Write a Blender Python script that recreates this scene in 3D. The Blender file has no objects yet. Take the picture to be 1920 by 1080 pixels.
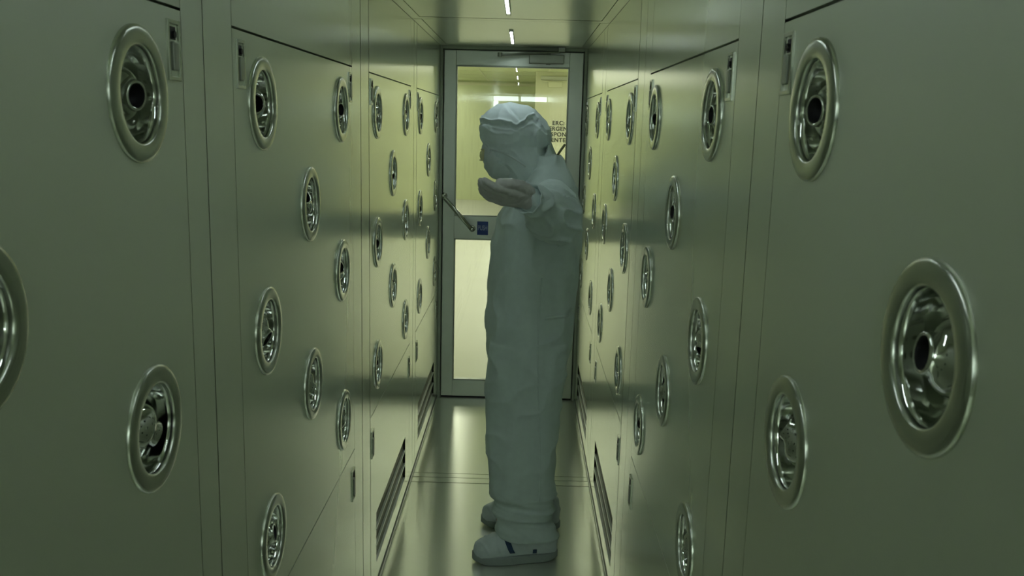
import bpy, bmesh, math, random
from mathutils import Vector, Matrix, noise
PI = math.pi
random.seed(7)
SC = bpy.context.scene
COL = SC.collection
XL, XR = -0.502, 0.361          # inner faces of the corridor walls
ZC = 2.14                        # ceiling height
YD = 5.40                        # front face of the far door
YB = -3.50                       # back end of the corridor

# ------------------------------------------------------------------ materials
def nmat(name):
    m = bpy.data.materials.new(name); m.use_nodes = True
    return m, m.node_tree, m.node_tree.nodes['Principled BSDF']

def simple(name, col, rough=0.5, metal=0.0, var=0.0, scale=12.0, bump=0.0, spec=0.5):
    """procedural material: base colour broken up by soft noise, optional bump"""
    m, nt, p = nmat(name)
    p.inputs['Roughness'].default_value = rough
    p.inputs['Metallic'].default_value = metal
    p.inputs['Specular IOR Level'].default_value = spec
    tc = nt.nodes.new('ShaderNodeTexCoord')
    ns = nt.nodes.new('ShaderNodeTexNoise'); ns.inputs['Scale'].default_value = scale
    ns.inputs['Detail'].default_value = 4
    nt.links.new(tc.outputs['Object'], ns.inputs['Vector'])
    cr = nt.nodes.new('ShaderNodeValToRGB')
    c = Vector(col)
    cr.color_ramp.elements[0].position = 0.3; cr.color_ramp.elements[1].position = 0.7
    cr.color_ramp.elements[0].color = (*(c * (1 - var)), 1)
    cr.color_ramp.elements[1].color = (*[min(1, v) for v in c * (1 + var)], 1)
    nt.links.new(ns.outputs['Fac'], cr.inputs['Fac'])
    nt.links.new(cr.outputs['Color'], p.inputs['Base Color'])
    if bump:
        b = nt.nodes.new('ShaderNodeBump'); b.inputs['Strength'].default_value = bump
        b.inputs['Distance'].default_value = 0.002
        nt.links.new(ns.outputs['Fac'], b.inputs['Height'])
        nt.links.new(b.outputs['Normal'], p.inputs['Normal'])
    return m

def brushed(name, col, rough, aniso, tangent=(0, 1, 0), var=0.03, stretch=(60, 60, 1.5), open_rough=None):
    """satin sheet metal: fine grain, reflections drawn out along one direction"""
    m, nt, p = nmat(name)
    p.inputs['Metallic'].default_value = 1.0
    p.inputs['Anisotropic'].default_value = aniso
    t = nt.nodes.new('ShaderNodeCombineXYZ')
    for i in range(3): t.inputs[i].default_value = tangent[i]
    nt.links.new(t.outputs[0], p.inputs['Tangent'])
    tc = nt.nodes.new('ShaderNodeTexCoord'); mp = nt.nodes.new('ShaderNodeMapping')
    mp.inputs['Scale'].default_value = stretch
    nt.links.new(tc.outputs['Object'], mp.inputs['Vector'])
    ns = nt.nodes.new('ShaderNodeTexNoise'); ns.inputs['Scale'].default_value = 1.0
    ns.inputs['Detail'].default_value = 3
    nt.links.new(mp.outputs[0], ns.inputs['Vector'])
    mr = nt.nodes.new('ShaderNodeMapRange')
    mr.inputs['To Min'].default_value = rough - var; mr.inputs['To Max'].default_value = rough + var
    nt.links.new(ns.outputs['Fac'], mr.inputs['Value'])
    if open_rough is None:
        nt.links.new(mr.outputs[0], p.inputs['Roughness'])
    else:
        # fine ground sheet scatters more the less grazing the light meets it
        lw = nt.nodes.new('ShaderNodeLayerWeight'); lw.inputs['Blend'].default_value = 0.5
        fm = nt.nodes.new('ShaderNodeMapRange'); fm.interpolation_type = 'SMOOTHSTEP'
        fm.inputs['From Min'].default_value = 0.62; fm.inputs['From Max'].default_value = 0.855
        fm.inputs['To Min'].default_value = open_rough - rough; fm.inputs['To Max'].default_value = 0.0
        nt.links.new(lw.outputs['Facing'], fm.inputs['Value'])
        ad = nt.nodes.new('ShaderNodeMath'); ad.operation = 'ADD'
        nt.links.new(mr.outputs[0], ad.inputs[0]); nt.links.new(fm.outputs[0], ad.inputs[1])
        nt.links.new(ad.outputs[0], p.inputs['Roughness'])
    p.inputs['Base Color'].default_value = (*col, 1)
    return m

def emis(name, col, s):
    m, nt, p = nmat(name)
    p.inputs['Base Color'].default_value = (*col, 1)
    p.inputs['Emission Color'].default_value = (*col, 1)
    p.inputs['Emission Strength'].default_value = s
    return m

def thin_glass(name, tint=(0.97, 0.99, 0.95), rough=0.0):
    m = bpy.data.materials.new(name); m.use_nodes = True
    nt = m.node_tree; nt.nodes.clear()
    out = nt.nodes.new('ShaderNodeOutputMaterial')
    tr = nt.nodes.new('ShaderNodeBsdfTransparent'); tr.inputs['Color'].default_value = (*tint, 1)
    gl = nt.nodes.new('ShaderNodeBsdfGlossy'); gl.inputs['Roughness'].default_value = rough
    fr = nt.nodes.new('ShaderNodeFresnel'); fr.inputs['IOR'].default_value = 1.5
    mx = nt.nodes.new('ShaderNodeMixShader')
    nt.links.new(fr.outputs[0], mx.inputs[0]); nt.links.new(tr.outputs[0], mx.inputs[1])
    nt.links.new(gl.outputs[0], mx.inputs[2]); nt.links.new(mx.outputs[0], out.inputs['Surface'])
    return m

M = {}
M['panel'] = brushed('satin_wall_panel', (0.89, 0.925, 0.83), 0.25, 0.75, var=0.006, open_rough=0.52)
M['floor'] = brushed('satin_floor_plate', (0.74, 0.77, 0.66), 0.30, 0.92)
M['ceiling'] = brushed('satin_ceiling_panel', (0.86, 0.89, 0.78), 0.31, 0.92)
M['gap'] = simple('dark_joint', (0.03, 0.035, 0.025), 0.6, 0.3, 0.1)
M['chrome'] = simple('polished_chrome', (0.55, 0.57, 0.53), 0.07, 1.0, 0.02, 30)
M['flange'] = simple('satin_chrome_flange', (0.47, 0.50, 0.43), 0.25, 1.0, 0.03, 30)
M['hole'] = simple('black_hole_shade', (0.006, 0.006, 0.006), 0.6, 0.0, 0.1)  # near-black colour stands for the shade inside holes and gaps
M['alu'] = simple('grey_door_aluminium', (0.56, 0.61, 0.53), 0.38, 0.5, 0.03, 8)
M['trim'] = simple('pale_frame_metal', (0.34, 0.38, 0.30), 0.5, 0.25, 0.03, 8)
M['closer'] = simple('closer_casting', (0.33, 0.36, 0.30), 0.4, 0.6, 0.05, 20)
M['grille'] = simple('dark_grille_mesh', (0.13, 0.14, 0.10), 0.5, 0.4, 0.15, 200)
M['glass'] = thin_glass('clear_door_glass')
M['blue'] = simple('push_sign_blue', (0.015, 0.045, 0.19), 0.45, 0.0, 0.04)
M['white'] = simple('sign_white', (0.30, 0.36, 0.48), 0.5)
M['led'] = emis('cool_led_bar', (0.84, 0.97, 1.0), 54.0)
M['jamb_glow'] = emis('cool_jamb_glow', (0.85, 0.95, 1.0), 14.0)  # glow standing in for the bright jamb of the back doorway
M['lamp'] = emis('yellow_room_lamp', (1.0, 0.985, 0.88), 8.2)
M['room_wall'] = simple('yellow_green_wall_paint', (0.64, 0.69, 0.43), 0.6, 0, 0.02, 2)
M['room_wall2'] = simple('beige_partition_paint', (0.68, 0.68, 0.50), 0.6, 0, 0.02, 2)
M['room_ceiling'] = simple('room_ceiling_tile', (0.62, 0.66, 0.40), 0.6, 0, 0.02, 2)
M['room_floor'] = simple('pale_vinyl_floor', (0.56, 0.57, 0.49), 0.7, 0, 0.02, 2)
M['letter'] = simple('dark_lettering', (0.02, 0.022, 0.012), 0.5)
M['back'] = simple('lightened_back_wall', (0.55, 0.58, 0.46), 0.5, 0, 0.05)  # unseen end wall, paint lightened to bounce light onto the near walls
M['suit'] = simple('pale_cleanroom_fabric', (0.54, 0.64, 0.61), 0.62, 0, 0.03, 40, 0.15, 0.3)
M['hood'] = simple('led_lit_hood_fabric', (0.62, 0.72, 0.71), 0.62, 0, 0.03, 40, 0.15, 0.3)  # suit fabric made lighter, so the colour carries the LED light on it
M['mask'] = simple('pale_face_mask_fabric', (0.54, 0.62, 0.60), 0.65, 0, 0.03, 60, 0.1, 0.3)
M['boot'] = simple('overboot_fabric', (0.58, 0.66, 0.66), 0.5, 0, 0.04, 40, 0.2, 0.4)
M['sole'] = simple('grey_rubber_sole', (0.30, 0.35, 0.33), 0.55, 0, 0.05, 30)
M['strap'] = simple('dark_blue_strap', (0.03, 0.07, 0.14), 0.6)
M['glove'] = simple('latex_glove', (0.44, 0.45, 0.42), 0.45, 0, 0.06, 50, 0.1, 0.5)
M['skin'] = simple('skin', (0.50, 0.33, 0.24), 0.5, 0, 0.05)
M['goggle'] = simple('goggle_lens', (0.62, 0.63, 0.34), 0.2, 0, 0.03)
M['goggle_rim'] = simple('goggle_rim', (0.62, 0.62, 0.34), 0.4)
M['tag'] = simple('olive_tag', (0.16, 0.17, 0.08), 0.6)

# ------------------------------------------------------------------ helpers
def link(name, me, mat=None, parent=None, loc=None, smooth=False):
    o = bpy.data.objects.new(name, me); COL.objects.link(o)
    if mat is not None: me.materials.append(mat)
    if parent is not None: o.parent = parent
    if loc is not None: o.location = loc
    if smooth:
        for p in me.polygons: p.use_smooth = True
    return o

def from_bm(name, bm, mat=None, parent=None, loc=None, smooth=False):
    me = bpy.data.meshes.new(name); bm.normal_update(); bm.to_mesh(me); bm.free()
    return link(name, me, mat, parent, loc, smooth)

def empty(name, loc=(0, 0, 0), parent=None):
    o = bpy.data.objects.new(name, None); COL.objects.link(o); o.location = loc
    o.empty_display_size = 0.05
    if parent: o.parent = parent
    return o

def tag(o, label=None, cat=None, group=None, kind=None):
    if label: o['label'] = label
    if cat: o['category'] = cat
    if group: o['group'] = group
    if kind: o['kind'] = kind
    return o

def add_box(bm, x0, x1, y0, y1, z0, z1, bevel=0.0):
    r = bmesh.ops.create_cube(bm, size=1.0)
    vs = r['verts']
    for v in vs:
        v.co = Vector((x0 + (v.co.x + .5) * (x1 - x0), y0 + (v.co.y + .5) * (y1 - y0), z0 + (v.co.z + .5) * (z1 - z0)))
    if bevel:
        es = list({e for v in vs for e in v.link_edges})
        bmesh.ops.bevel(bm, geom=es, offset=bevel, segments=2, affect='EDGES', profile=0.5)

def box(name, x0, x1, y0, y1, z0, z1, mat, parent=None, bevel=0.0):
    bm = bmesh.new(); add_box(bm, x0, x1, y0, y1, z0, z1, bevel)
    return from_bm(name, bm, mat, parent)

def add_tube(bm, pts, r, n=16, cap=True):
    """tube along pts; r is one radius or one per point"""
    pts = [Vector(p) for p in pts]
    rs = r if isinstance(r, (list, tuple)) else [r] * len(pts)
    rings = []; up = None
    for i, p in enumerate(pts):
        d = (pts[min(i + 1, len(pts) - 1)] - pts[max(i - 1, 0)]).normalized()
        if up is None:
            up = d.orthogonal().normalized()
        up = (up - d * up.dot(d)).normalized(); sd = d.cross(up)
        rings.append([bm.verts.new(p + (up * math.cos(2 * PI * k / n) + sd * math.sin(2 * PI * k / n)) * rs[i]) for k in range(n)])
    for a, b in zip(rings, rings[1:]):
        for k in range(n):
            bm.faces.new((a[k], a[(k + 1) % n], b[(k + 1) % n], b[k]))
    if cap:
        bm.faces.new(list(reversed(rings[0]))); bm.faces.new(rings[-1])

def add_lathe(bm, prof, n=48, close=False):
    """profile (x, r) spun about the x axis"""
    rings = []
    for x, r in prof:
        if r < 1e-6: rings.append([bm.verts.new((x, 0, 0))])
        else: rings.append([bm.verts.new((x, r * math.cos(2 * PI * k / n), r * math.sin(2 * PI * k / n))) for k in range(n)])
    for a, b in zip(rings, rings[1:]):
        for k in range(n):
            k2 = (k + 1) % n
            if len(a) == 1: bm.faces.new((a[0], b[k2], b[k]))
            elif len(b) == 1: bm.faces.new((a[k], a[k2], b[0]))
            else: bm.faces.new((a[k], a[k2], b[k2], b[k]))

def text_mesh(body, size, mat, name, parent=None, bold=0.0, extrude=0.001, spacing=1.0, line=1.0):
    cu = bpy.data.curves.new(name + '_curve', 'FONT'); cu.body = body; cu.size = size
    cu.align_x = 'CENTER'; cu.align_y = 'CENTER'; cu.extrude = extrude; cu.offset = bold
    cu.space_character = spacing; cu.space_line = line
    t = bpy.data.objects.new('tmp', cu); COL.objects.link(t)
    dg = bpy.context.evaluated_depsgraph_get()
    me = bpy.data.meshes.new_from_object(t.evaluated_get(dg))
    bpy.data.objects.remove(t); bpy.data.curves.remove(cu)
    me.materials.clear(); me.name = name
    return link(name, me, mat, parent)

# ------------------------------------------------------------------ wall panels
def panel_mesh(side, y0, y1, z0, z1, holes=(), rect=None):
    """sheet facing the corridor with folded edges; round holes for the nozzles, optional rectangular opening"""
    bm = bmesh.new(); x = XL if side < 0 else XR
    rad = 0.066; N = 40; edges = []
    def loop(pts):
        vs = [bm.verts.new((x, a, b)) for a, b in pts]
        for i in range(len(vs)): edges.append(bm.edges.new((vs[i], vs[(i + 1) % len(vs)])))
        return vs
    outer = loop([(y0, z0), (y1, z0), (y1, z1), (y0, z1)])
    for (hy, hz) in holes:
        loop([(hy + rad * math.cos(2 * PI * k / N), hz + rad * math.sin(2 * PI * k / N)) for k in range(N)])
    inner = None
    if rect: inner = loop([(rect[0], rect[2]), (rect[1], rect[2]), (rect[1], rect[3]), (rect[0], rect[3])])
    bmesh.ops.triangle_fill(bm, use_beauty=True, use_dissolve=False, edges=edges)
    for f in bm.faces:
        f.normal_update()
        if f.normal.x * side > 0: f.normal_flip()
    dx = side * 0.018
    for vs in [outer] + ([inner] if inner else []):
        b = [bm.verts.new(v.co + Vector((dx, 0, 0))) for v in vs]
        for i in range(4):
            j = (i + 1) % 4
            bm.faces.new((vs[i], vs[j], b[j], b[i]))
    return bm

LATCH = None
def latch_mesh(h):
    """flush pull latch, local x = out of the wall, z up; returns (plate, lever, slot)"""
    a = bmesh.new(); w = 0.022
    for (y0, y1, z0, z1) in ((-w, -w + .005, -h, h), (w - .005, w, -h, h), (-w + .005, w - .005, h - .006, h), (-w + .005, w - .005, -h, -h + .006)):
        add_box(a, -0.002, 0.004, y0, y1, z0, z1, 0.001)
    b = bmesh.new(); add_box(b, -0.0005, 0.0065, -0.010, 0.010, -h + 0.014, h - 0.030, 0.002)
    c = bmesh.new(); add_box(c, -0.002, -0.0005, -w + .005, w - .005, -h + .006, h - .006); add_box(c, -0.0005, 0.001, -0.011, 0.011, h - 0.027, h - 0.009, 0.0004)  # black backing and slot put the shade of the recess into colour
    add_tube(c, [(0.0005, 0, h - .020), (0.005, 0, h - .020)], 0.005, 12)
    return a, b, c
lm = {}
def get_latch(h):
    if h not in lm:
        res = []
        for nm, bm, mt in zip(('latch', 'latch_lever', 'latch_slot'), latch_mesh(h), ('flange', 'chrome', 'hole')):
            me = bpy.data.meshes.new(nm); bm.normal_update(); bm.to_mesh(me); bm.free(); me.materials.append(M[mt]); res.append(me)
        # one mesh with three materials, the latch being one small piece of hardware
        bm = bmesh.new()
        for i, me in enumerate(res):
            n0 = len(bm.faces); bm.from_mesh(me); bm.faces.ensure_lookup_table()
            for f in bm.faces[n0:]: f.material_index = i
        me = bpy.data.meshes.new('latch'); bm.to_mesh(me); bm.free()
        for mt in ('flange', 'closer', 'hole'): me.materials.append(M[mt])
        lm[h] = me
    return lm[h]
def latch(side, y, z, h, parent):
    o = bpy.data.objects.new('latch', get_latch(h)); COL.objects.link(o)
    o.location = (XL if side < 0 else XR, y, z)
    if side > 0: o.rotation_euler = (0, 0, PI)
    o.parent = parent; o['label'] = 'chrome flush pull latch'
    return o

doors = [(-2.34, -1.27), (-1.03, 0.04), (0.27, 1.34), (1.57, 2.65), (2.94, 4.01), (4.24, 5.31)]
seams = [-3.50, -2.48, -1.17, 0.13, 1.43, 2.79, 4.13, 5.385]
Z0, ZL, ZU = 0.004, 0.69, 1.85
COLS = {-1: {2: (0.425, 0.793, 1.180), 3: (1.740, 2.113, 2.487), 4: (3.098, 3.473, 3.848), 5: (4.388, 4.772, 5.155)},
        1: {2: (0.390, 0.772, 1.142), 3: (1.755, 2.137, 2.517), 4: (3.108, 3.503, 3.883), 5: (4.47, 4.87, 5.23)}}
DOORS = {-1: doors, 1: doors[:2] + [(0.22, 1.305), (1.58, 2.655), (2.95, 4.03), (4.30, 5.34)]}
cols = COLS[-1]
rows = (1.725, 1.50, 1.28, 1.06, 0.84)
def positions(k, side=-1):
    c = COLS[side][k]
    rw = rows if k != 2 else ((1.725, 1.506, 1.292, 1.07, .85) if side > 0 else (1.725, 1.50, 1.272, 1.05, .83))
    return [(c[0], rw[0]), (c[2], rw[0]), (c[1], rw[1]), (c[0], rw[2]), (c[2], rw[2]), (c[1], rw[3]), (c[0], rw[4]), (c[2], rw[4])]

def build_wall(side, name):
    X = XL if side < 0 else XR
    # carcass behind the sheets: dark, deep enough for the nozzle bowls
    w = box(name, *sorted((X + side * 0.075, X + side * 0.12)), YB, 5.46, 0, ZC, M['gap'])
    tag(w, kind='structure')
    g = 0.0022
    def add(nm, y0, y1, z0, z1, holes=(), rect=None, gy=0.0009):
        return from_bm(nm, panel_mesh(side, y0 + gy, y1 - gy, z0 + g, z1 - g, holes, rect), M['panel'], w)
    for i, (a, b) in enumerate(DOORS[side]):
        d = add('access_panel', a, b, ZL, ZU, positions(i, side) if i in cols else ())
        gr = (a + 0.12, b - 0.14, 0.095, 0.29)
        low = add('lower_panel', a, b, 0.025, ZL, (), gr)
        add('upper_panel', a, b, ZU, ZC, gy=0.0012)
        for zz in (1.79,):
            latch(side, a + 0.04, zz, 0.042, d); latch(side, b - 0.035, zz, 0.042, d)
        latch(side, a + 0.04, 0.585, 0.05, low); latch(side, b - 0.03, 0.585, 0.05, low)
        # return-air grille: three sloping blades in a frame
        bm = bmesh.new()
        x_in = X + side * 0.028
        y0, y1, z0, z1 = gr
        add_box(bm, *sorted((x_in, x_in + side * .004)), y0, y1, z0, z1)
        fr = from_bm('grille', bm, M['gap'], low)
        bb = bmesh.new(); add_box(bb, *sorted((X + side * .009, X + side * .013)), y0 - .002, y1 + .002, z0 - .002, z1 + .002)
        from_bm('grille_plate', bb, M['grille'], low)
        for k in (1, 2):
            zc = z0 + k * (z1 - z0) / 3
            box('blade', *sorted((X - side * .001, X + side * .009)), y0, y1, zc - .003, zc + .003, M['alu'], low, .001)
    # pillars between the doors, split at the module seams
    ed = [YB] + [v for d in DOORS[side] for v in d] + [5.385]
    for k in range(0, len(ed), 2):
        a, b = ed[k], ed[k + 1]
        cuts = [a] + [s for s in seams if a + .02 < s < b - .02] + [b]
        for p, q in zip(cuts, cuts[1:]):
            # the module joints and the hinge side of the far doors have wide open gaps
            wide = .003 if (side < 0 and p > 1.5) or p > 4 or q > 4 else .0007
            add('pillar_panel', p + (wide if p in seams else 0), q - (wide if q in seams else .006 if q in (2.94, 4.24, 2.95, 4.30) else 0), 0.025, ZC)
    # base strip
    s = box('baseboard_left' if side < 0 else 'baseboard_right', *sorted((X - side * 0.006, X + side * .03)), YB, 5.385, 0.0, 0.016, M['closer'], None, 0.002)
    tag(s, kind='structure')
    return w
build_wall(-1, 'wall_left'); build_wall(1, 'wall_right')

# ------------------------------------------------------------------ air nozzles
def nozzle_meshes():
    bm = bmesh.new()
    pr = [(0.0, 0.0885), (0.0035, 0.0885), (0.0052, 0.0875), (0.0066, 0.0850), (0.0072, 0.0820), (0.0072, 0.0660), (0.0066, 0.0640), (0.0050, 0.0628), (0.0020, 0.0620), (-0.002, 0.0620)]
    add_lathe(bm, pr, 56)
    me1 = bpy.data.meshes.new('flange'); bm.normal_update(); bm.to_mesh(me1); bm.free()
    bm = bmesh.new()
    pr = [(-0.001, 0.0620), (-0.003, 0.0605), (-0.008, 0.0600), (-0.018, 0.0590), (-0.022, 0.0570), (-0.026, 0.0570), (-0.036, 0.0520), (-0.046, 0.0420), (-0.053, 0.0270), (-0.056, 0.0)]
    add_lathe(bm, pr, 56)
    me2 = bpy.data.meshes.new('bowl'); bm.normal_update(); bm.to_mesh(me2); bm.free()
    # swivelling eyeball with its jet tube along +x, centred on its own pivot
    bm = bmesh.new(); R = 0.038
    pr = [(-R, 0)] + [(R * -math.cos(t), R * math.sin(t)) for t in [PI * k / 16 for k in range(1, 11)]]
    pr += [(0.019, 0.0310), (0.024, 0.0245), (0.028, 0.0205), (0.034, 0.0195), (0.0365, 0.0188), (0.0370, 0.0172), (0.036, 0.0158)]
    add_lathe(bm, pr, 40)
    me3 = bpy.data.meshes.new('eyeball'); bm.normal_update(); bm.to_mesh(me3); bm.free()
    bm = bmesh.new(); add_lathe(bm, [(0.0362, 0.0160), (0.033, 0.0152), (0.010, 0.0135), (0.009, 0.0)], 32)  # jet bore lined in black, its inner shade is in the colour
    me4 = bpy.data.meshes.new('bore'); bm.normal_update(); bm.to_mesh(me4); bm.free()
    for me, m in ((me1, 'flange'), (me2, 'chrome'), (me3, 'chrome'), (me4, 'hole')):
        me.materials.append(M[m])
        b2 = bmesh.new(); b2.from_mesh(me); bmesh.ops.recalc_face_normals(b2, faces=b2.faces); b2.to_mesh(me); b2.free()
        for p in me.polygons: p.use_smooth = True
    return me1, me2, me3, me4
NM = nozzle_meshes()
proto = None
PN = {2: 'panel nearest the camera', 3: 'second panel from the camera', 4: 'third panel from the camera', 5: 'farthest panel beside the door'}
SLOT = ['top row, camera side', 'top row, door side', 'middle column, upper', 'middle row, camera side', 'middle row, door side', 'middle column, lower', 'bottom row, camera side', 'bottom row, door side']
def nozzle(side, y, z, label, group, az, el):
    root = empty('air_nozzle', (XL if side < 0 else XR, y, z))
    if side > 0: root.rotation_euler = (0, 0, PI)
    tag(root, label, 'air nozzle', group)
    for nm, me in (('flange', NM[0]), ('bowl', NM[1])):
        o = bpy.data.objects.new(nm, me); COL.objects.link(o); o.parent = root
    e = bpy.data.objects.new('eyeball', NM[2]); COL.objects.link(e); e.parent = root
    e.location = (-0.032, 0, 0); e.rotation_euler = (0, el, az)
    b = bpy.data.objects.new('bore', NM[3]); COL.objects.link(b); b.parent = e
    b['label'] = 'black jet opening'
    return root
# aim of a few nozzles that can be read in the photo (azimuth, elevation); others vary
aim = {(-1, 2, 1): (-0.25, 0.05), (-1, 2, 4): (0.75, 0.5), (1, 2, 2): (-0.05, -0.1), (1, 2, 1): (0.25, 0.0), (1, 2, 4): (-0.55, -0.5), (1, 3, 0): (0.1, 0.0), (-1, 3, 1): (-0.3, 0.0)}
for side, wn in ((-1, 'left'), (1, 'right')):
    for k in (2, 3, 4, 5):
        for i, (y, z) in enumerate(positions(k, side)):
            if k == 2 and not (i in (1, 4) or i == 2): continue          # the rest of this panel lies outside the photo
            if k == 3 and i == 7 and False: continue
            az, el = aim.get((side, k, i), (random.uniform(-.8, .8), random.uniform(-.7, .7)))
            nozzle(side, y, z, 'chrome air nozzle on %s wall, %s, %s' % (wn, PN[k], SLOT[i]), 'air nozzles on the %s wall' % wn, az, el)

# ------------------------------------------------------------------ floor
bm = bmesh.new()
add_box(bm, XL - .1, XR + .1, YB, 4.045, -0.03, 0.0)
add_box(bm, XL - .1, XR + .1, 4.165, 5.46, -0.03, 0.0)
add_box(bm, XL - .1, XR + .1, 4.050, 4.108, -0.03, 0.0005)
add_box(bm, XL - .1, XR + .1, 4.112, 4.160, -0.03, 0.0005)
fl = from_bm('floor', bm, M['floor']); tag(fl, kind='structure')
box('floor_joint', XL - .1, XR + .1, 4.02, 4.18, -0.04, -0.004, M['gap'], fl)

# ------------------------------------------------------------------ ceiling: border strips, inset panels, seams
ce = box('ceiling', XL - .1, XR + .1, YB, 5.46, ZC + 0.02, ZC + 0.06, M['gap']); tag(ce, kind='structure')
ci = 0.042
ys = [YB, -2.48, -1.17, 0.13, 1.43, 2.79, 4.06, 5.395]
for a, b in zip(ys, ys[1:]):
    bm = bmesh.new()
    q = 0.004
    add_box(bm, XL, XL + ci - .003, a + q, b - q, ZC, ZC + .03)
    add_box(bm, XR - ci + .003, XR, a + q, b - q, ZC, ZC + .03)
    add_box(bm, XL + ci - .003, XR - ci + .003, b - 0.075, b - q, ZC, ZC + .03)
    from_bm('ceiling_border', bm, M['ceiling'], ce)
    bm = bmesh.new()
    add_box(bm, XL + ci, XR - ci, a + q, b - 0.084, ZC + 0.0005, ZC + .03)
    from_bm('ceiling_panel', bm, M['ceiling'], ce)
# LED bars
for i, (a, b) in enumerate(((0.50, 1.10), (1.80, 2.40), (3.10, 3.70), (4.44, 5.04))):
    root = empty('ceiling_led_bar', (-0.074, (a + b) / 2, ZC))
    lab = {0: 'slim white LED ceiling bar nearest the camera end of the corridor', 1: 'slim white LED ceiling bar between camera and person, second from camera end',
           2: 'slim white LED ceiling bar at top of frame above the person', 3: 'slim white LED ceiling bar closest to the glazed door', 4: 'slim white LED ceiling bar just behind the camera', 5: 'slim white LED ceiling bar at the corridor end behind the camera'}[i]
    tag(root, lab, 'ceiling light', 'slim LED bars along the ceiling')
    h = (b - a) / 2
    bm = bmesh.new()
    for s in (-1, 1): add_box(bm, s * .008 - .0019, s * .008 + .0019, -h - .012, h + .012, -0.0165, 0.002)  # side lips deepened to keep LED light off the walls
    for s in (-1, 1): add_box(bm, -.008, .008, s * (h + .006) - .006, s * (h + .006) + .006, -0.010, 0.002)
    from_bm('housing', bm, M['closer'], root)
    bm = bmesh.new(); add_box(bm, -0.0060, 0.0060, -h + .0002, h - .0002, -0.012, 0.001, .001)
    from_bm('diffuser', bm, M['led'], root)

# ------------------------------------------------------------------ far door
D = empty('door_1', (0, YD, 0)); tag(D, kind='structure')
def dbox(bm, x0, x1, z0, z1, y0=0.0, y1=0.045, bev=0.002): add_box(bm, x0, x1, YD * 0 + y0, y1, z0, z1, bev)
bm = bmesh.new()
dbox(bm, XL, XL + .018, 0, ZC, -.014, .06); dbox(bm, XR - .018, XR, 0, ZC, -.014, .06); dbox(bm, XL + .018, XR - .018, ZC - .02, ZC, -.014, .06)
dbox(bm, XL + .018, -.425, 0, ZC, .0455, .060, 0); dbox(bm, .274, XR - .018, 0, ZC, .0455, .060, 0); dbox(bm, -.425, .274, 2.045, ZC, .0455, .060, 0)  # stop added behind the leaf to block light leaking round it
from_bm('door_frame', bm, M['trim'], D)
bm = bmesh.new()
LX0, LX1, GX0, GX1 = XL + .024, XR - .024, -0.408, 0.257
dbox(bm, LX0, GX0, .012, ZC - .026); dbox(bm, GX1, LX1, .012, ZC - .026)
dbox(bm, GX0, GX1, 2.029, ZC - .026); dbox(bm, GX0, GX1, 1.004, 1.141); dbox(bm, GX0, GX1, .012, .113)
from_bm('door_leaf', bm, M['alu'], D)
bm = bmesh.new()          # glazing beads
for z0, z1 in ((1.141, 2.029), (.113, 1.004)):
    t = .007
    dbox(bm, GX0, GX0 + t, z0, z1, .006, .04, .001); dbox(bm, GX1 - t, GX1, z0, z1, .006, .04, .001)
    dbox(bm, GX0 + t, GX1 - t, z0, z0 + t, .006, .04, .001); dbox(bm, GX0 + t, GX1 - t, z1 - t, z1, .006, .04, .001)
from_bm('glazing_bead', bm, M['closer'], D)
for z0, z1 in ((1.146, 2.024), (.118, .999)):
    b = box('glass_pane', GX0 + .003, GX1 - .003, .021, .0225, z0, z1, M['glass'], D)
box('door_gap_shade', LX0, LX1, .004, .040, .001, .012, M['hole'], D)  # black strip painted as the shade in the gap under the leaf
# slanting tube pull handle
bm = bmesh.new()
p0, p1 = Vector((-.470, -.055, 1.262)), Vector((-.298, -.055, 1.068))
add_tube(bm, [p0, p1], .0125, 20)
for p in (p0, p1):
    bmesh.ops.create_uvsphere(bm, u_segments=20, v_segments=12, radius=.0135, matrix=Matrix.Translation(p))
add_tube(bm, [p0, p0 + Vector((.0, .056, 0))], .011, 16)
add_tube(bm, [p1, p1 + Vector((0, .056, 0))], .011, 16)
add_tube(bm, [p0 + Vector((0, .048, 0)), p0 + Vector((0, .0555, 0))], .019, 20)
add_tube(bm, [p1 + Vector((0, .048, 0)), p1 + Vector((0, .0555, 0))], .019, 20)
from_bm('pull_handle', bm, M['flange'], D, smooth=True)['label'] = 'slanting steel tube pull handle'
ps = box('push_sign', -.268, -.202, -.003, .0005, 1.030, 1.112, M['blue'], D); ps['label'] = 'blue PUSH sign'
tx = text_mesh('PUSH', .0335, M['white'], 'sign_lettering', ps, .0004, .0004)
tx.rotation_euler = (PI / 2, 0, 0); tx.location = (-.235, -.0036, 1.072); tx.scale = (.72, 1.25, 1)
# closer
bm = bmesh.new(); add_box(bm, .018, .222, -.052, .0, 2.046, 2.098, .004)
cl = from_bm('door_closer', bm, M['closer'], D); cl['label'] = 'grey overhead door closer'
bm = bmesh.new()
add_tube(bm, [(.13, -.030, 2.040), (.13, -.030, 2.105)], .013, 16)
add_box(bm, .186, .226, -.075, -.014, 2.112, 2.138, .002)
def bar(bm, a, b, w, h):
    a, b = Vector(a), Vector(b); d = (b - a).normalized(); s = Vector((0, 0, 1)).cross(d).normalized(); u = d.cross(s)
    vs = []
    for p in (a, b):
        for (i, j) in ((-1, -1), (1, -1), (1, 1), (-1, 1)): vs.append(bm.verts.new(p + s * w * i + u * h * j))
    for f in ((0, 1, 2, 3), (7, 6, 5, 4), (0, 4, 5, 1), (1, 5, 6, 2), (2, 6, 7, 3), (3, 7, 4, 0)): bm.faces.new([vs[k] for k in f])
    bmesh.ops.recalc_face_normals(bm, faces=bm.faces)
bar(bm, (.20, -.045, 2.112), (-.150, -.13, 2.088), .010, .004)
bar(bm, (.13, -.030, 2.106), (-.150, -.13, 2.080), .010, .004)
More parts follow.
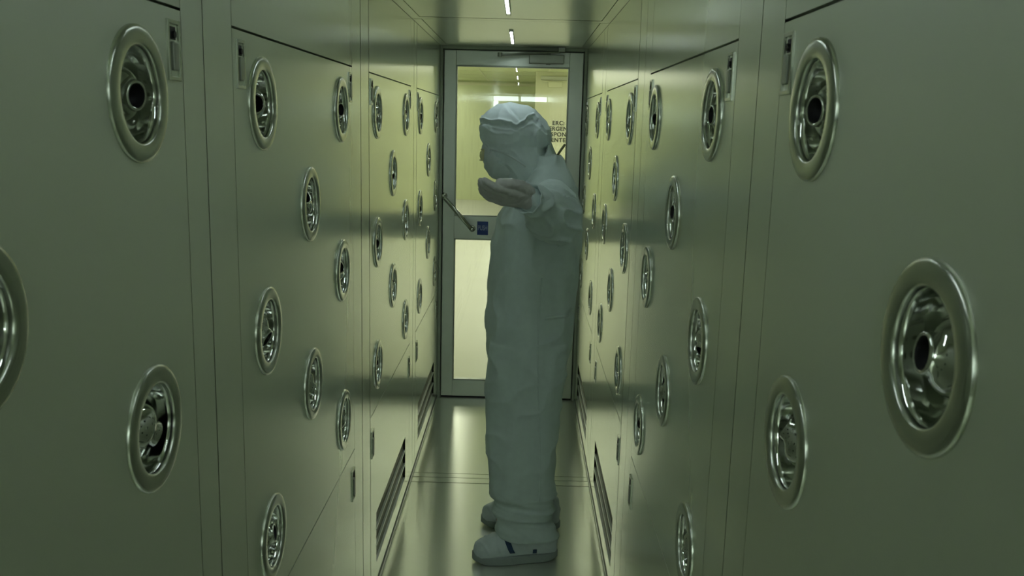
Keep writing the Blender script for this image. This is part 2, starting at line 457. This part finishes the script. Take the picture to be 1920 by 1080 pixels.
add_tube(bm, [(-.150, -.13, 2.074), (-.150, -.13, 2.096)], .013, 14)
from_bm('closer_arm', bm, M['closer'], cl)

# ------------------------------------------------------------------ the bright room beyond the door
RX0, RX1, RY0, RY1, RZ = -2.6, 2.6, 5.47, 20.0, 2.60
o = box('wall_door_side', RX0, XL + .012, 5.461, 5.56, 0, RZ, M['room_wall']); tag(o, kind='structure')
o = box('wall_door_side', XR - .012, RX1, 5.461, 5.56, 0, RZ, M['room_wall']); tag(o, kind='structure')
o = box('wall_door_top', XL + .012, XR - .012, 5.461, 5.56, ZC - .012, RZ, M['room_wall']); tag(o, kind='structure')
o = box('floor', RX0, RX1, RY0, RY1, -.06, 0.0, M['room_floor']); tag(o, kind='structure')
o = box('ceiling', RX0, RX1, RY0, RY1, RZ, RZ + .05, M['room_ceiling']); tag(o, kind='structure')
bm = bmesh.new()
for k in range(1, 12): add_box(bm, RX0, RX1, RY0 + 1.2 * k - .012, RY0 + 1.2 * k + .012, RZ - .004, RZ + .001)
for k in range(9): add_box(bm, RX0 + .6 * k - .012, RX0 + .6 * k + .012, RY0, RY1, RZ - .005, RZ + .0005)
from_bm('ceiling_grid', bm, M['room_wall2'], o)
o = box('wall_far', RX0, RX1, RY1, RY1 + .1, 0, RZ, M['room_wall']); tag(o, kind='structure')
box('wall_rail', RX0, RX1, RY1 - .03, RY1, 2.50, 2.56, M['room_wall2'], o)
o = box('wall_far_left', RX0 - .1, RX0, RY0, RY1, 0, RZ, M['room_wall']); tag(o, kind='structure')
o = box('wall_far_right', RX1, RX1 + .1, RY0, RY1, 0, RZ, M['room_wall']); tag(o, kind='structure')
PY = 16.0
o = box('wall_partition', .18, RX1, PY, PY + .12, 0, RZ, M['room_wall2']); tag(o, kind='structure')
bm = bmesh.new(); add_box(bm, .27, 2.2, PY - .04, PY, 2.46, 2.52, .003)
from_bm('wall_rail', bm, M['room_floor'], o)
bm = bmesh.new(); add_box(bm, .30, .70, PY - .05, PY + .001, 2.425, 2.45, .003); add_box(bm, .40, .64, PY - .09, PY + .001, 2.335, 2.425, .005)
tag(from_bm('wall_mounted_unit', bm, M['room_wall2']), 'small beige box unit under a bar high on wall beyond the glass', 'wall unit')
tx = text_mesh('ERC:\nEMERGENCY\nRESPONSE\nCENTER', .098, M['letter'], 'wall_lettering', None, .0034, .002, 1.12, 1.0)
tx.rotation_euler = (PI / 2, 0, 0); tx.location = (.60, PY - .003, 1.575)
tag(tx, 'dark ERC EMERGENCY RESPONSE CENTER lettering on beige wall beyond the door glass', 'lettering')
for xx, yy in [(s * 1.0, y) for y in (7.4, 9.4, 11.4, 13.0) for s in (-1, 1)] + [(-2.0, 15.0), (-2.0, 17.0), (-2.0, 19.0), (2.0, 15.0)]:
    for s in (1,):
        r = empty('room_ceiling_lamp', (xx, yy, RZ))
        tag(r, 'flat yellow ceiling lamp in the room beyond the glazed door', 'ceiling light', 'yellow ceiling lamps in the room beyond')
        bm = bmesh.new(); add_box(bm, -.31, .31, -.61, .61, -.012, .0, .002); from_bm('lamp_frame', bm, M['room_wall2'], r)
        bm = bmesh.new(); add_box(bm, -.29, .29, -.59, .59, -.016, -.010); from_bm('lamp_panel', bm, M['lamp'], r)

# ------------------------------------------------------------------ back end of the corridor, behind the camera
o = box('wall_back', XL - .12, XR + .12, YB - .1, YB, 0, ZC + .06, M['back']); tag(o, kind='structure')
bm = bmesh.new()  # glowing strips added in place of light leaking round the doorway
add_box(bm, XL + .01, XL + .40, YB, YB + .02, 2.045, 2.115); add_box(bm, XL + .44, XR - .02, YB, YB + .02, 2.045, 2.115)
add_box(bm, XL + .01, XL + .085, YB, YB + .02, 1.2, 2.04)
tag(from_bm('glowing_jamb_stand_in', bm, M['jamb_glow']), 'glowing strips standing in for light leaking round the end doorway, mirrored in the door glass', 'light leak stand-in')
# ------------------------------------------------------------------ person
def sph(bm, c, r, sc=(1, 1, 1), rot=None):
    m = Matrix.Translation(Vector(c))
    if rot is not None: m = m @ rot
    m = m @ Matrix.Diagonal((sc[0], sc[1], sc[2], 1))
    bmesh.ops.create_uvsphere(bm, u_segments=24, v_segments=16, radius=r, matrix=m)

def capsule(bm, pts, rs, n=20):
    """closed tapered tube with rounded ends"""
    pts = [Vector(p) for p in pts]
    a = pts[0] + (pts[0] - pts[1]).normalized() * rs[0] * .9; b = pts[-1] + (pts[-1] - pts[-2]).normalized() * rs[-1] * .9
    a1 = pts[0] + (pts[0] - pts[1]).normalized() * rs[0] * .6; b1 = pts[-1] + (pts[-1] - pts[-2]).normalized() * rs[-1] * .6
    add_tube(bm, [a, a1] + pts + [b1, b], [rs[0] * .4, rs[0] * .78] + list(rs) + [rs[-1] * .78, rs[-1] * .4], n)

def zloft(bm, rings, n=40, p=2.3):
    """rings (z, x0, x1, y0, y1) joined bottom to top"""
    R = []
    for z, x0, x1, y0, y1 in rings:
        cx, cy, a, b = (x0 + x1) / 2, (y0 + y1) / 2, (x1 - x0) / 2, (y1 - y0) / 2
        ring = []
        for k in range(n):
            t = 2 * PI * k / n; c, s = math.cos(t), math.sin(t)
            ring.append(bm.verts.new((cx + a * math.copysign(abs(c) ** (2 / p), c), cy + b * math.copysign(abs(s) ** (2 / p), s), z)))
        R.append(ring)
    for a, b in zip(R, R[1:]):
        for k in range(n): bm.faces.new((a[k], a[(k + 1) % n], b[(k + 1) % n], b[k]))
    bm.faces.new(list(reversed(R[0]))); bm.faces.new(R[-1])

def fuse(bm, voxel, smooth_it=4):
    """one continuous surface from overlapping volumes"""
    bmesh.ops.recalc_face_normals(bm, faces=bm.faces)
    me = bpy.data.meshes.new('tmp'); bm.to_mesh(me); bm.free()
    o = bpy.data.objects.new('tmp', me); COL.objects.link(o)
    r = o.modifiers.new('r', 'REMESH'); r.mode = 'VOXEL'; r.voxel_size = voxel; r.adaptivity = 0
    s = o.modifiers.new('s', 'SMOOTH'); s.factor = .5; s.iterations = smooth_it
    dg = bpy.context.evaluated_depsgraph_get()
    res = bpy.data.meshes.new_from_object(o.evaluated_get(dg))
    bpy.data.objects.remove(o); bpy.data.meshes.remove(me)
    for p in res.polygons: p.use_smooth = True
    return res

def displace(me, fn):
    nrm = [v.normal.copy() for v in me.vertices]
    for v, n in zip(me.vertices, nrm):
        v.co = v.co + n * fn(v.co, n)
    me.update()

def ss(a, b, x):
    t = max(0, min(1, (x - a) / (b - a))); return t * t * (3 - 2 * t)
def ridge(v): return max(0.0, 1 - abs(noise.noise(v)) * 2)
def gauss(x, w): return math.exp(-(x / w) ** 2)

P = empty('person', (0.03, 3.42, 0)); POFF = -Vector(P.location)
tag(P, 'person in pale hooded cleanroom coverall standing side-on, arms outstretched, palm up', 'person')
def pobj(name, me, mat, parent=None, label=None):
    for v in me.vertices: v.co = v.co + POFF
    me.name = name
    o = link(name, me, mat, parent or P, smooth=True)
    if label: o['label'] = label
    return o
def bm_me(bm):
    bmesh.ops.recalc_face_normals(bm, faces=bm.faces)
    me = bpy.data.meshes.new('m'); bm.to_mesh(me); bm.free(); return me

YN, YF = 3.31, 3.56            # near and far leg
SH_N, EL_N, WR_N = Vector((.105, 3.235, 1.425)), Vector((.120, 2.985, 1.405)), Vector((.020, 2.800, 1.470))
SH_F, EL_F, WR_F = Vector((.105, 3.605, 1.425)), Vector((.120, 3.860, 1.400)), Vector((.060, 4.085, 1.44))

# hands --------------------------------------------------------------
def hand_geo(bm, wr, d, n, grow=0.0, side=1):
    """wr wrist, d finger direction, n palm normal; thumb on n x d (side=1) """
    d = d.normalized(); n = (n - d * n.dot(d)).normalized(); t = n.cross(d) * side
    def pt(a, b, c): return wr + d * a + t * b + n * c
    g = grow
    # palm: five metacarpal columns
    for b0, b1 in ((.012, .030), (.006, .012), (-.004, -.006), (-.014, -.025)):
        capsule(bm, [pt(-.005, b0, 0), pt(.045, (b0 + b1) / 2, -.001), pt(.088, b1, .000)], [.017 + g, .0165 + g, .0125 + g], 16)
    capsule(bm, [pt(-.008, 0, 0), pt(.02, 0, 0)], [.024 + g, .025 + g], 18)
    capsule(bm, [pt(.010, .026, .008), pt(.050, .032, .008)], [.018 + g, .014 + g], 14)      # thumb mount
    capsule(bm, [pt(.015, -.022, .006), pt(.060, -.026, .005)], [.013 + g, .011 + g], 14)
    # fingers (base offset, spread angle, lengths, curl per joint)
    for b, sp, L, cu in ((.030, .10, (.041, .024, .019), (.10, .30, .22)), (.012, .03, (.044, .027, .020), (.20, .38, .30)),
                         (-.006, -.05, (.041, .026, .019), (.30, .46, .36)), (-.025, -.15, (.036, .021, .019), (.38, .52, .40))):
        p = pt(.088, b, .0); a = 0; pts = [p]
        for l, c in zip(L, cu):
            a += c
            dirv = (d * math.cos(a) + n * math.sin(a) + t * math.sin(sp)).normalized()
            p = p + dirv * l; pts.append(p)
        capsule(bm, pts, [.0108 + g, .0100 + g, .0092 + g, .0080 + g], 14)
    # thumb leaves the side of the palm near its base
    th = [pt(.018, .028, .008), pt(.052, .046, .012), pt(.088, .048, .014), pt(.119, .042, .018)]
    capsule(bm, th, [.0185 + g, .0160 + g, .0145 + g, .0115 + g], 14)

HD, HN = Vector((-.85, -.48, .10)), Vector((.12, .74, .66))
HDF, HNF = Vector((-.25, .95, .05)), Vector((0, 0, 1))
# body under the clothes: one continuous figure
bm = bmesh.new()
sph(bm, (-.035, 3.42, 1.650), .095, (1.03, .80, 1.12))
sph(bm, (-.075, 3.42, 1.590), .065, (.9, .85, 1.0))
sph(bm, (-.135, 3.42, 1.600), .014, (1, .8, 1.3))             # nose
for s in (-1, 1): sph(bm, (-.020, 3.42 + s * .078, 1.625), .022, (.8, .35, 1.3))  # ears
capsule(bm, [(-.02, 3.42, 1.62), (.045, 3.42, 1.46)], [.055, .060])
zloft(bm, [(.80, -.03, .13, 3.30, 3.54), (.92, -.045, .155, 3.27, 3.57), (1.05, -.03, .14, 3.30, 3.54), (1.25, -.045, .165, 3.27, 3.57), (1.40, -.02, .17, 3.25, 3.59), (1.47, .02, .12, 3.34, 3.50)])
for y, z in ((YN, 0), (YF, 0)):
    capsule(bm, [(.05, y + (3.42 - y) * .25, .86), (.04, y, .48), (.06, y, .10)], [.085, .055, .036])
    capsule(bm, [(.09, y, .055), (-.05, y, .048)], [.032, .026])
for a, b, c in ((SH_N, EL_N, WR_N), (SH_F, EL_F, WR_F)): capsule(bm, [a, b, c], [.055, .040, .024])
hand_geo(bm, WR_N, HD, HN, 0); hand_geo(bm, WR_F, HDF, HNF, 0, -1)
body = fuse(bm, .0045, 2)
pobj('body', body, M['skin'])

# gloves
for wr, el, d, n, s, lab in ((WR_N, EL_N, HD, HN, 1, 'latex glove on the outstretched near hand'), (WR_F, EL_F, HDF, HNF, -1, 'latex glove on the far hand')):
    bm = bmesh.new(); hand_geo(bm, wr, d, n, .0018, s)
    capsule(bm, [wr + (el - wr).normalized() * .06, wr + d.normalized() * .01], [.034, .031], 20)
    me = fuse(bm, .0022, 3)
    displace(me, lambda c, nn: .0009 * noise.noise(c * 90) + .0012 * gauss((noise.noise(c * 34)), .18))
    pobj('glove', me, M['glove'], None, lab)

# coverall -----------------------------------------------------------
bm = bmesh.new()
zloft(bm, [(.74, -.095, .190, 3.24, 3.60), (.84, -.125, .203, 3.215, 3.625), (.95, -.133, .214, 3.21, 3.63), (1.05, -.128, .220, 3.215, 3.625),
           (1.15, -.124, .225, 3.215, 3.625), (1.25, -.118, .229, 3.21, 3.63), (1.35, -.090, .226, 3.20, 3.64), (1.42, -.045, .215, 3.20, 3.64), (1.475, -.005, .202, 3.235, 3.605), (1.515, .012, .185, 3.285, 3.555), (1.550, .020, .163, 3.325, 3.515), (1.585, .030, .138, 3.345, 3.495)], 44)
for y, o2 in ((YN, 0), (YF, 0)):
    yc = y + (3.42 - y) * .12
    zloft(bm, [(.094, -.040, .178, y - .078, y + .078), (.104, -.062, .182, y - .088, y + .088), (.135, -.074, .166, y - .084, y + .084), (.163, -.066, .150, y - .076, y + .076), (.178, -.070, .150, y - .078, y + .078),
               (.196, -.086, .162, y - .087, y + .087), (.222, -.086, .160, y - .088, y + .088), (.240, -.074, .152, y - .080, y + .080), (.252, -.078, .156, y - .082, y + .082), (.272, -.100, .170, y - .093, y + .093), (.33, -.098, .158, y - .090, y + .090), (.45, -.112, .160, y - .093, y + .093), (.60, -.120, .168, yc - .100, yc + .100),
               (.75, -.122, .185, yc - .110, yc + .110), (.88, -.110, .190, yc - .110, yc + .110)], 36, 2.2)
for sh, el, wr in ((SH_N, EL_N, WR_N), (SH_F, EL_F, WR_F)):
    mid = sh.lerp(el, .5)
    fm = el.lerp(wr, .5)
    capsule(bm, [sh + Vector((0, 0, -.02)), mid + Vector((.0, 0, -.020)), el + Vector((.005, 0, -.022)), fm + Vector((0, 0, -.012)), wr.lerp(el, .12)], [.100, .092, .084, .066, .047], 28)
    # drape hanging below the elbow
    capsule(bm, [mid + Vector((-.01, 0, -.06)), el + Vector((-.012, 0, -.068)), fm + Vector((.0, 0, -.040))], [.055, .046, .030], 20)
cov = fuse(bm, .0058, 5)
def folds(c, n):
    x, y, z = c
    d = 0.0
    arm = ss(.20, .30, abs(y - 3.42)) * ss(1.2, 1.28, z)
    leg = 1 - ss(.60, .85, z)
    low = 1 - ss(.24, .34, z)
    # long vertical folds on trunk and legs
    v = Vector((x * 9, y * 9, z * 1.3))
    f = noise.noise(v) * .6 + noise.noise(v * 2.1 + Vector((3, 1, 7))) * .35
    d += f * .016 * (1 - arm) * (1 - low * .6)
    w = Vector((x * 6 + z * 7, y * 7, z * 5 - x * 6))
    r = ridge(w) ** 3
    d += (r - .35) * .007 * (1 - arm) * (1 - low)
    # sagging rolls at the ankles
    if low > 0:
        q = Vector((x * 5, y * 5, z * 30 + x * 7))
        d += low * (ridge(q) ** 2 - .5) * .006
    # sleeve creases, thrown round the arm and pulled to the shoulder
    if arm > 0:
        q = Vector((x * 9 + z * 12, y * 13 + z * 6, z * 9 - x * 6))
        d += arm * ((ridge(q) ** 2.5 - .45) * .019 + noise.noise(q * .55) * .012)
    # gathers at waist and shoulder
    d += .006 * gauss(z - 1.02, .05) * noise.noise(Vector((x * 30, y * 30, z * 6)))
    return d
displace(cov, folds)
# keep the hem off the floor
cov_o = pobj('coverall', cov, M['suit'], None, 'pale blue-white cleanroom coverall')
# side seam, pocket welt and zip flap on the coverall
def on_surface(bm, pts, r, n=8): add_tube(bm, pts, r, n)
from mathutils.bvhtree import BVHTree
def wrap_line(me_obj, pts2, direction, lift=.0015):
    """drop points onto the coverall surface along a direction"""
    dg = bpy.context.evaluated_depsgraph_get()
    bvh = BVHTree.FromPolygons([v.co for v in me_obj.data.vertices], [tuple(p.vertices) for p in me_obj.data.polygons])
    out = []
    for p in pts2:
        h = bvh.ray_cast(Vector(p) + POFF, Vector(direction))
        if h[0] is not None: out.append(h[0] - Vector(direction) * lift - POFF)
    return out
def ribbon(name, pts, w_dir, w, th_dir, th, mat, parent=None, label=None):
    bm = bmesh.new(); w_dir = Vector(w_dir).normalized(); th_dir = Vector(th_dir).normalized(); R = []
    for p in pts:
        p = Vector(p)
        R.append([bm.verts.new(p + w_dir * w * a + th_dir * th * b) for a, b in ((-1, -1), (1, -1), (1, 1), (-1, 1))])
    for a, b in zip(R, R[1:]):
        for k in range(4): bm.faces.new((a[k], a[(k + 1) % 4], b[(k + 1) % 4], b[k]))
    bm.faces.new(list(reversed(R[0]))); bm.faces.new(R[-1])
    return pobj(name, bm_me(bm), mat, parent, label)
seam = wrap_line(cov_o, [(.085 + .012 * math.sin(z * 5), 2.9, z) for z in [1.15 - .035 * i for i in range(26)]], (0, 1, 0), .0005)
ribbon('side_seam', seam, (1, 0, 0), .003, (0, 1, 0), .0015, M['suit'], cov_o)
pk = wrap_line(cov_o, [(x, 2.9, 1.0) for x in [.095 + .012 * i for i in range(9)]], (0, 1, 0), .0005)
if len(pk) > 3: ribbon('pocket_welt', pk, (0, 0, 1), .006, (0, 1, 0), .0015, M['suit'], cov_o)

# sleeve cuff: flared elastic edge
for wr, el in ((WR_N, EL_N), (WR_F, EL_F)):
    bm = bmesh.new(); ax = (wr - el).normalized(); up = Vector((0, 0, 1)); up = (up - ax * up.dot(ax)).normalized(); sd = ax.cross(up); n = 40; R = []
    prof = [(-.055, .050), (-.035, .047), (-.020, .040), (-.010, .046), (.006, .050), (.008, .047), (-.006, .041), (-.018, .036)]
    for i, (a, r) in enumerate(prof):
        ring = []
        for k in range(n):
            t = 2 * PI * k / n
            rr = r * (1 + .10 * noise.noise(Vector((math.cos(t) * 2.6, math.sin(t) * 2.6, a * 12))) + (.05 * math.sin(t * 9) if i > 1 else 0))
            ring.append(bm.verts.new(wr + ax * (a + .006 * math.sin(3 * t)) + (up * math.cos(t) + sd * math.sin(t)) * rr))
        R.append(ring)
    for a, b in zip(R, R[1:]):
        for k in range(n): bm.faces.new((a[k], a[(k + 1) % n], b[(k + 1) % n], b[k]))
    pobj('cuff', bm_me(bm), M['suit'], cov_o)

# high collar standing off the neck, with its pointed back edge
bm = bmesh.new(); n = 44; R = []
for i, (dz, gr) in enumerate(((0, 1.05), (.25, 1.03), (.5, 1.0), (.75, .99), (1, 1.0), (1, .95), (.5, .94), (0, .97))):
    ring = []
    for k in range(n):
        t = 2 * PI * k / n; cx_ = math.cos(t); sy = math.sin(t)       # cx=1 is the back
        top = 1.545 + .092 * (max(0, cx_) ** 1.3) - .028 * max(0, -cx_)
        bot = 1.455 + .020 * cx_
        z = bot + (top - bot) * dz
        xr = .088 + .012 * gr
        x = .078 + xr * cx_ * gr - (z - 1.48) * .50 + .004 * math.sin(6 * t)
        y = 3.42 + .098 * gr * sy * (1 - .12 * dz)
        ring.append(bm.verts.new((x, y, z)))
    R.append(ring)
for a, b in zip(R, R[1:]):
    for k in range(n): bm.faces.new((a[k], a[(k + 1) % n], b[(k + 1) % n], b[k]))
me = bm_me(bm); displace(me, lambda c, nn: .004 * noise.noise(c * 22))
pobj('collar', me, M['suit'], cov_o, 'tall loose coverall collar')
# small tag sticking up off the shoulder
ribbon('shoulder_tab', [(.128, 3.42, 1.585), (.141, 3.42, 1.606), (.156, 3.42, 1.628)], (0, 1, 0), .008, (1, 0, -.7), .0042, M['tag'], cov_o, 'olive tab standing up behind the collar')

# hood ---------------------------------------------------------------
bm = bmesh.new()
sph(bm, (-.040, 3.42, 1.662), .118, (1.08, .92, .90), Matrix.Rotation(.12, 4, 'Y'))
sph(bm, (.020, 3.42, 1.665), .088, (1.0, 1.0, .80), Matrix.Rotation(.35, 4, 'Y'))
sph(bm, (-.105, 3.42, 1.680), .066, (1.0, 1.28, .72))
capsule(bm, [(-.030, 3.42, 1.62), (.020, 3.42, 1.520)], [.098, .088], 30)
capsule(bm, [(-.075, 3.42, 1.610), (-.060, 3.42, 1.560)], [.082, .072], 30)
hood = fuse(bm, .0034, 5)
EDGE = [(-.20, 1.702), (-.17, 1.703), (-.145, 1.707), (-.12, 1.702), (-.085, 1.704), (-.052, 1.699), (-.030, 1.689), (-.008, 1.702), (.014, 1.722), (.030, 1.727), (.046, 1.712), (.062, 1.690), (.080, 1.676), (.15, 1.672)]
def lerp_tab(tab, x):
    for (a, b), (c, d2) in zip(tab, tab[1:]):
        if x <= c: return b + (d2 - b) * ss(a, c, x)
    return tab[-1][1]
def hood_f(c, n):
    x, y, z = c
    side = ss(.02, .07, abs(y - 3.42))
    s0 = 1 if y < 3.42 else -1
    e = lerp_tab(EDGE, x) + (0 if s0 > 0 else .006)
    t = z - e
    d = .0085 * ss(-.0025, .0025, t) * (1 - .75 * ss(.045, .075, x)) * (1 - .35 * ss(-.14, -.17, x))                        # crown overhangs the side panel
    d += .0050 * gauss(t - .003, .004) * (1 - ss(.05, .08, x)) * (1 - .6 * ss(-.14, -.17, x))                        # rolled elastic edge
    d -= .0035 * gauss(t + .010, .006)                        # tuck below it
    d += .0030 * gauss(t + .020 + .006 * math.sin(x * 60), .005) * side
    # pleats running up into the crown
    if t > -.004:
        w = Vector((x * 15 - z * 10, y * 9, z * 10 + x * 6))
        d += (ridge(w) ** 3 - .3) * .0055
        d -= .006 * gauss((x + .010) - (z - 1.70) * -.9, .010) * side
    else:
        w = Vector((x * 10 + z * 14, y * 7, z * 9 - x * 12 + 3.3))
        d += (ridge(w) ** 4 - .2) * .0045
        d += .0035 * gauss(x + .135 - (1.70 - z) * .5, .006) * ss(-.05, -.01, t) * side
    d += noise.noise(Vector((x * 9, y * 8, z * 7))) * .004
    return d
displace(hood, hood_f)
hood_o = pobj('hood', hood, M['hood'], None, 'pale fabric hood with puffed crown')
# face mask: closed shell over the lower face, with its strap
bm = bmesh.new()
sph(bm, (-.098, 3.42, 1.578), .066, (.90, 1.12, 1.12), Matrix.Rotation(-.45, 4, 'Y'))
sph(bm, (-.085, 3.42, 1.535), .050, (.95, 1.15, .95))
capsule(bm, [(-.085, 3.42, 1.55), (-.03, 3.42, 1.545)], [.066, .070], 28)
mask = fuse(bm, .0036, 4)
displace(mask, lambda c, n: (ridge(Vector((c.x * 10 + c.z * 16, c.y * 6, c.z * 14 - c.x * 12))) ** 2 - .4) * .0045)
mo = pobj('face_mask', mask, M['mask'], None, 'pale face mask over nose and chin')
for s in (-1, 1):
    st = []
    for i in range(16):
        u = i / 15
        x = -.125 + .135 * u; z = 1.605 - .060 * u + .010 * math.sin(PI * u)
        st.append((x, z))
    bv = BVHTree.FromPolygons([v.co - POFF for v in hood_o.data.vertices], [tuple(p.vertices) for p in hood_o.data.polygons])
    bv2 = BVHTree.FromPolygons([v.co - POFF for v in mo.data.vertices], [tuple(p.vertices) for p in mo.data.polygons])
    pts = []
    for x, z in st:
        o3 = Vector((x, 3.42 + s * .4, z)); dr = Vector((0, -s, 0)); hs = [h[0] for h in (bv.ray_cast(o3, dr), bv2.ray_cast(o3, dr)) if h[0] is not None]
        if hs: pts.append(max(hs, key=lambda p: s * p.y) + Vector((0, s * .001, 0)))
    if len(pts) > 3: ribbon('mask_strap', pts, (.3, 0, 1), .0035, (0, 1, 0), .0018, M['mask'], mo)
# goggles: wrap-round lens with rim
def arc(r_x, r_y, cx_, z, a0, a1, n):
    return [Vector((cx_ - .014 - r_x * math.cos(t), 3.42 + r_y * math.sin(t), z)) for t in [a0 + (a1 - a0) * k / n for k in range(n + 1)]]
bm = bmesh.new(); N = 28; rows_ = []
for z, rx in ((1.562, .060), (1.575, .066), (1.590, .065), (1.600, .058)):
    rows_.append([bm.verts.new(v) for v in arc(rx, .072, -.086, z, -0.66, 0.66, N)])
for a, b in zip(rows_, rows_[1:]):
    for k in range(N): bm.faces.new((a[k], a[k + 1], b[k + 1], b[k]))
me = bm_me(bm)
go = pobj('goggles', me, M['goggle'], None, 'yellow-tinted goggles')
bm = bmesh.new()
lo = arc(.064, .073, -.086, 1.561, -0.66, 0.66, N); hi = arc(.060, .073, -.086, 1.601, 0.66, -0.66, N)
add_tube(bm, lo + hi + [lo[0]], .0022, 8)
pobj('goggle_rim', bm_me(bm), M['goggle_rim'], go)

# overboots -----------------------------------------------------------
def boot(yc, rot, cx0):
    """built heel at +x, toe at -x, then turned about its middle"""
    R3 = Matrix.Translation((cx0, yc, 0)) @ Matrix.Rotation(rot, 4, 'Z')
    bm = bmesh.new(); n = 30; R = []
    secs = [(-.168, .012, .018, .060), (-.160, .030, .012, .078), (-.140, .045, .010, .093), (-.105, .054, .010, .108), (-.060, .053, .010, .122), (-.015, .048, .010, .142),
            (.040, .044, .010, .165), (.090, .044, .010, .170), (.135, .041, .010, .160), (.158, .030, .014, .140), (.166, .014, .02, .12)]
    for x, hw, z0, z1 in secs:
        ring = []
        for k in range(n):
            t = 2 * PI * k / n; c, s = math.cos(t), math.sin(t)
            yy = hw * math.copysign(abs(c) ** .8, c); zz = (z0 + z1) / 2 + (z1 - z0) / 2 * math.copysign(abs(s) ** .9, s)
            yy *= 1 - .25 * max(0, s)
            ring.append(bm.verts.new((x, yy, zz)))
        R.append(ring)
    for a, b in zip(R, R[1:]):
        for k in range(n): bm.faces.new((a[k], a[(k + 1) % n], b[(k + 1) % n], b[k]))
    bm.faces.new(list(reversed(R[0]))); bm.faces.new(R[-1])
    zz = [(.09, -.005, .135, -.055, .055), (.16, .0, .135, -.055, .055), (.30, .0, .13, -.055, .055)]
    zloft(bm, zz, 30)
    me = fuse(bm, .0045, 3)
    displace(me, lambda c, nn: (noise.noise(Vector((c.x * 18, c.y * 26, c.z * 30))) * .004 + (ridge(Vector((c.x * 22 + c.z * 14, c.y * 9, c.z * 8))) ** 3 - .3) * .004) * ss(.03, .07, c.z))
    me.transform(R3)
    b = pobj('overboot', me, M['boot'], None, 'pale fabric overboot')
    # sole
    bm = bmesh.new(); out = []
    N2 = 48
    for k in range(N2):
        t = 2 * PI * k / N2; c, s = math.cos(t), math.sin(t)
        x = .171 * math.copysign(abs(c) ** .9, c); wdt = .060 if c < 0 else .050
        wdt = .058 - .008 * ss(-.1, .12, x) - .006 * gauss(x - .03, .05)
        out.append((x - .001, wdt * math.copysign(abs(s) ** .72, s)))
    R = []
    for z, sc in ((.001, .95), (.007, 1.0), (.030, 1.0), (.036, .975), (.036, .80)):
        R.append([bm.verts.new((x * sc, y * sc, z + .010 * ss(-.12, -.17, x) + .006 * ss(.13, .17, x))) for x, y in out])
    for a, c2 in zip(R, R[1:]):
        for k in range(N2): bm.faces.new((a[k], a[(k + 1) % N2], c2[(k + 1) % N2], c2[k]))
    bm.faces.new(list(reversed(R[0]))); bm.faces.new(R[-1])
    me = bm_me(bm); me.transform(R3)
    pobj('sole', me, M['sole'], b, 'grey rubber sole')
    # two dark blue straps over the instep and the heel side
    bv = BVHTree.FromPolygons([v.co - POFF for v in b.data.vertices], [tuple(p.vertices) for p in b.data.polygons])
    for x_mid, lean, a0, a1, wd in ((-.045, .030, .12, PI - .12, .0105), (.070, .0, -.05, .32, .0075)):
        pts = []
        for i in range(26):
            a = a0 + (a1 - a0) * i / 25
            loc = Vector((x_mid - lean * math.sin(a) + lean, 0, .045)); dr = Vector((0, -math.cos(a), math.sin(a)))
            w0 = R3 @ (loc + dr * .25); dw = -(R3.to_3x3() @ dr)
            h = bv.ray_cast(w0, dw)
            if h[0] is not None: pts.append((h[0] - dw * .0015, h[1]))
        if len(pts) < 3: continue
        bm = bmesh.new(); R = []; wv = R3.to_3x3() @ Vector((1, 0, 0))
        for p, nn in pts: R.append([bm.verts.new(p + wv * wd * a + nn * .0018 * c2) for a, c2 in ((-1, -1), (1, -1), (1, 1), (-1, 1))])
        for a, c2 in zip(R, R[1:]):
            for k in range(4): bm.faces.new((a[k], a[(k + 1) % 4], c2[(k + 1) % 4], c2[k]))
        bm.faces.new(list(reversed(R[0]))); bm.faces.new(R[-1])
        pobj('boot_strap', bm_me(bm), M['strap'], b, 'dark blue strap')
boot(3.300, .17, .010)
boot(3.60, -.10, .030)

# ------------------------------------------------------------------ camera, world, colour
cam = bpy.data.cameras.new('camera'); co = bpy.data.objects.new('camera', cam); COL.objects.link(co)
Rm = Matrix(((0.99960274, -0.02678169, 0.00878029), (0.01347258, 0.1804154, -0.98349823), (0.02475565, 0.98322583, 0.18070455)))
co.matrix_world = Matrix.Translation((0, 0, 1.7)) @ Rm.to_4x4()
cam.sensor_width = 36; cam.lens = 1679 / 1920 * 36; cam.clip_start = 0.02; cam.clip_end = 100
cam.dof.use_dof = True; cam.dof.focus_distance = 3.9; cam.dof.aperture_fstop = 14.0
SC.camera = co
w = bpy.data.worlds.new('world'); SC.world = w; w.use_nodes = True
w.node_tree.nodes['Background'].inputs[0].default_value = (0.5, 0.6, 0.5, 1); w.node_tree.nodes['Background'].inputs[1].default_value = 0.02
SC.view_settings.view_transform = 'Standard'; SC.view_settings.look = 'None'; SC.view_settings.gamma = 1
SC.view_settings.use_curve_mapping = False; SC.view_settings.exposure = 0
SC.cycles.use_denoising = True
SC.cycles.max_bounces = 14; SC.cycles.glossy_bounces = 12; SC.cycles.diffuse_bounces = 4; SC.cycles.transparent_max_bounces = 12
SC.cycles.sample_clamp_indirect = 8
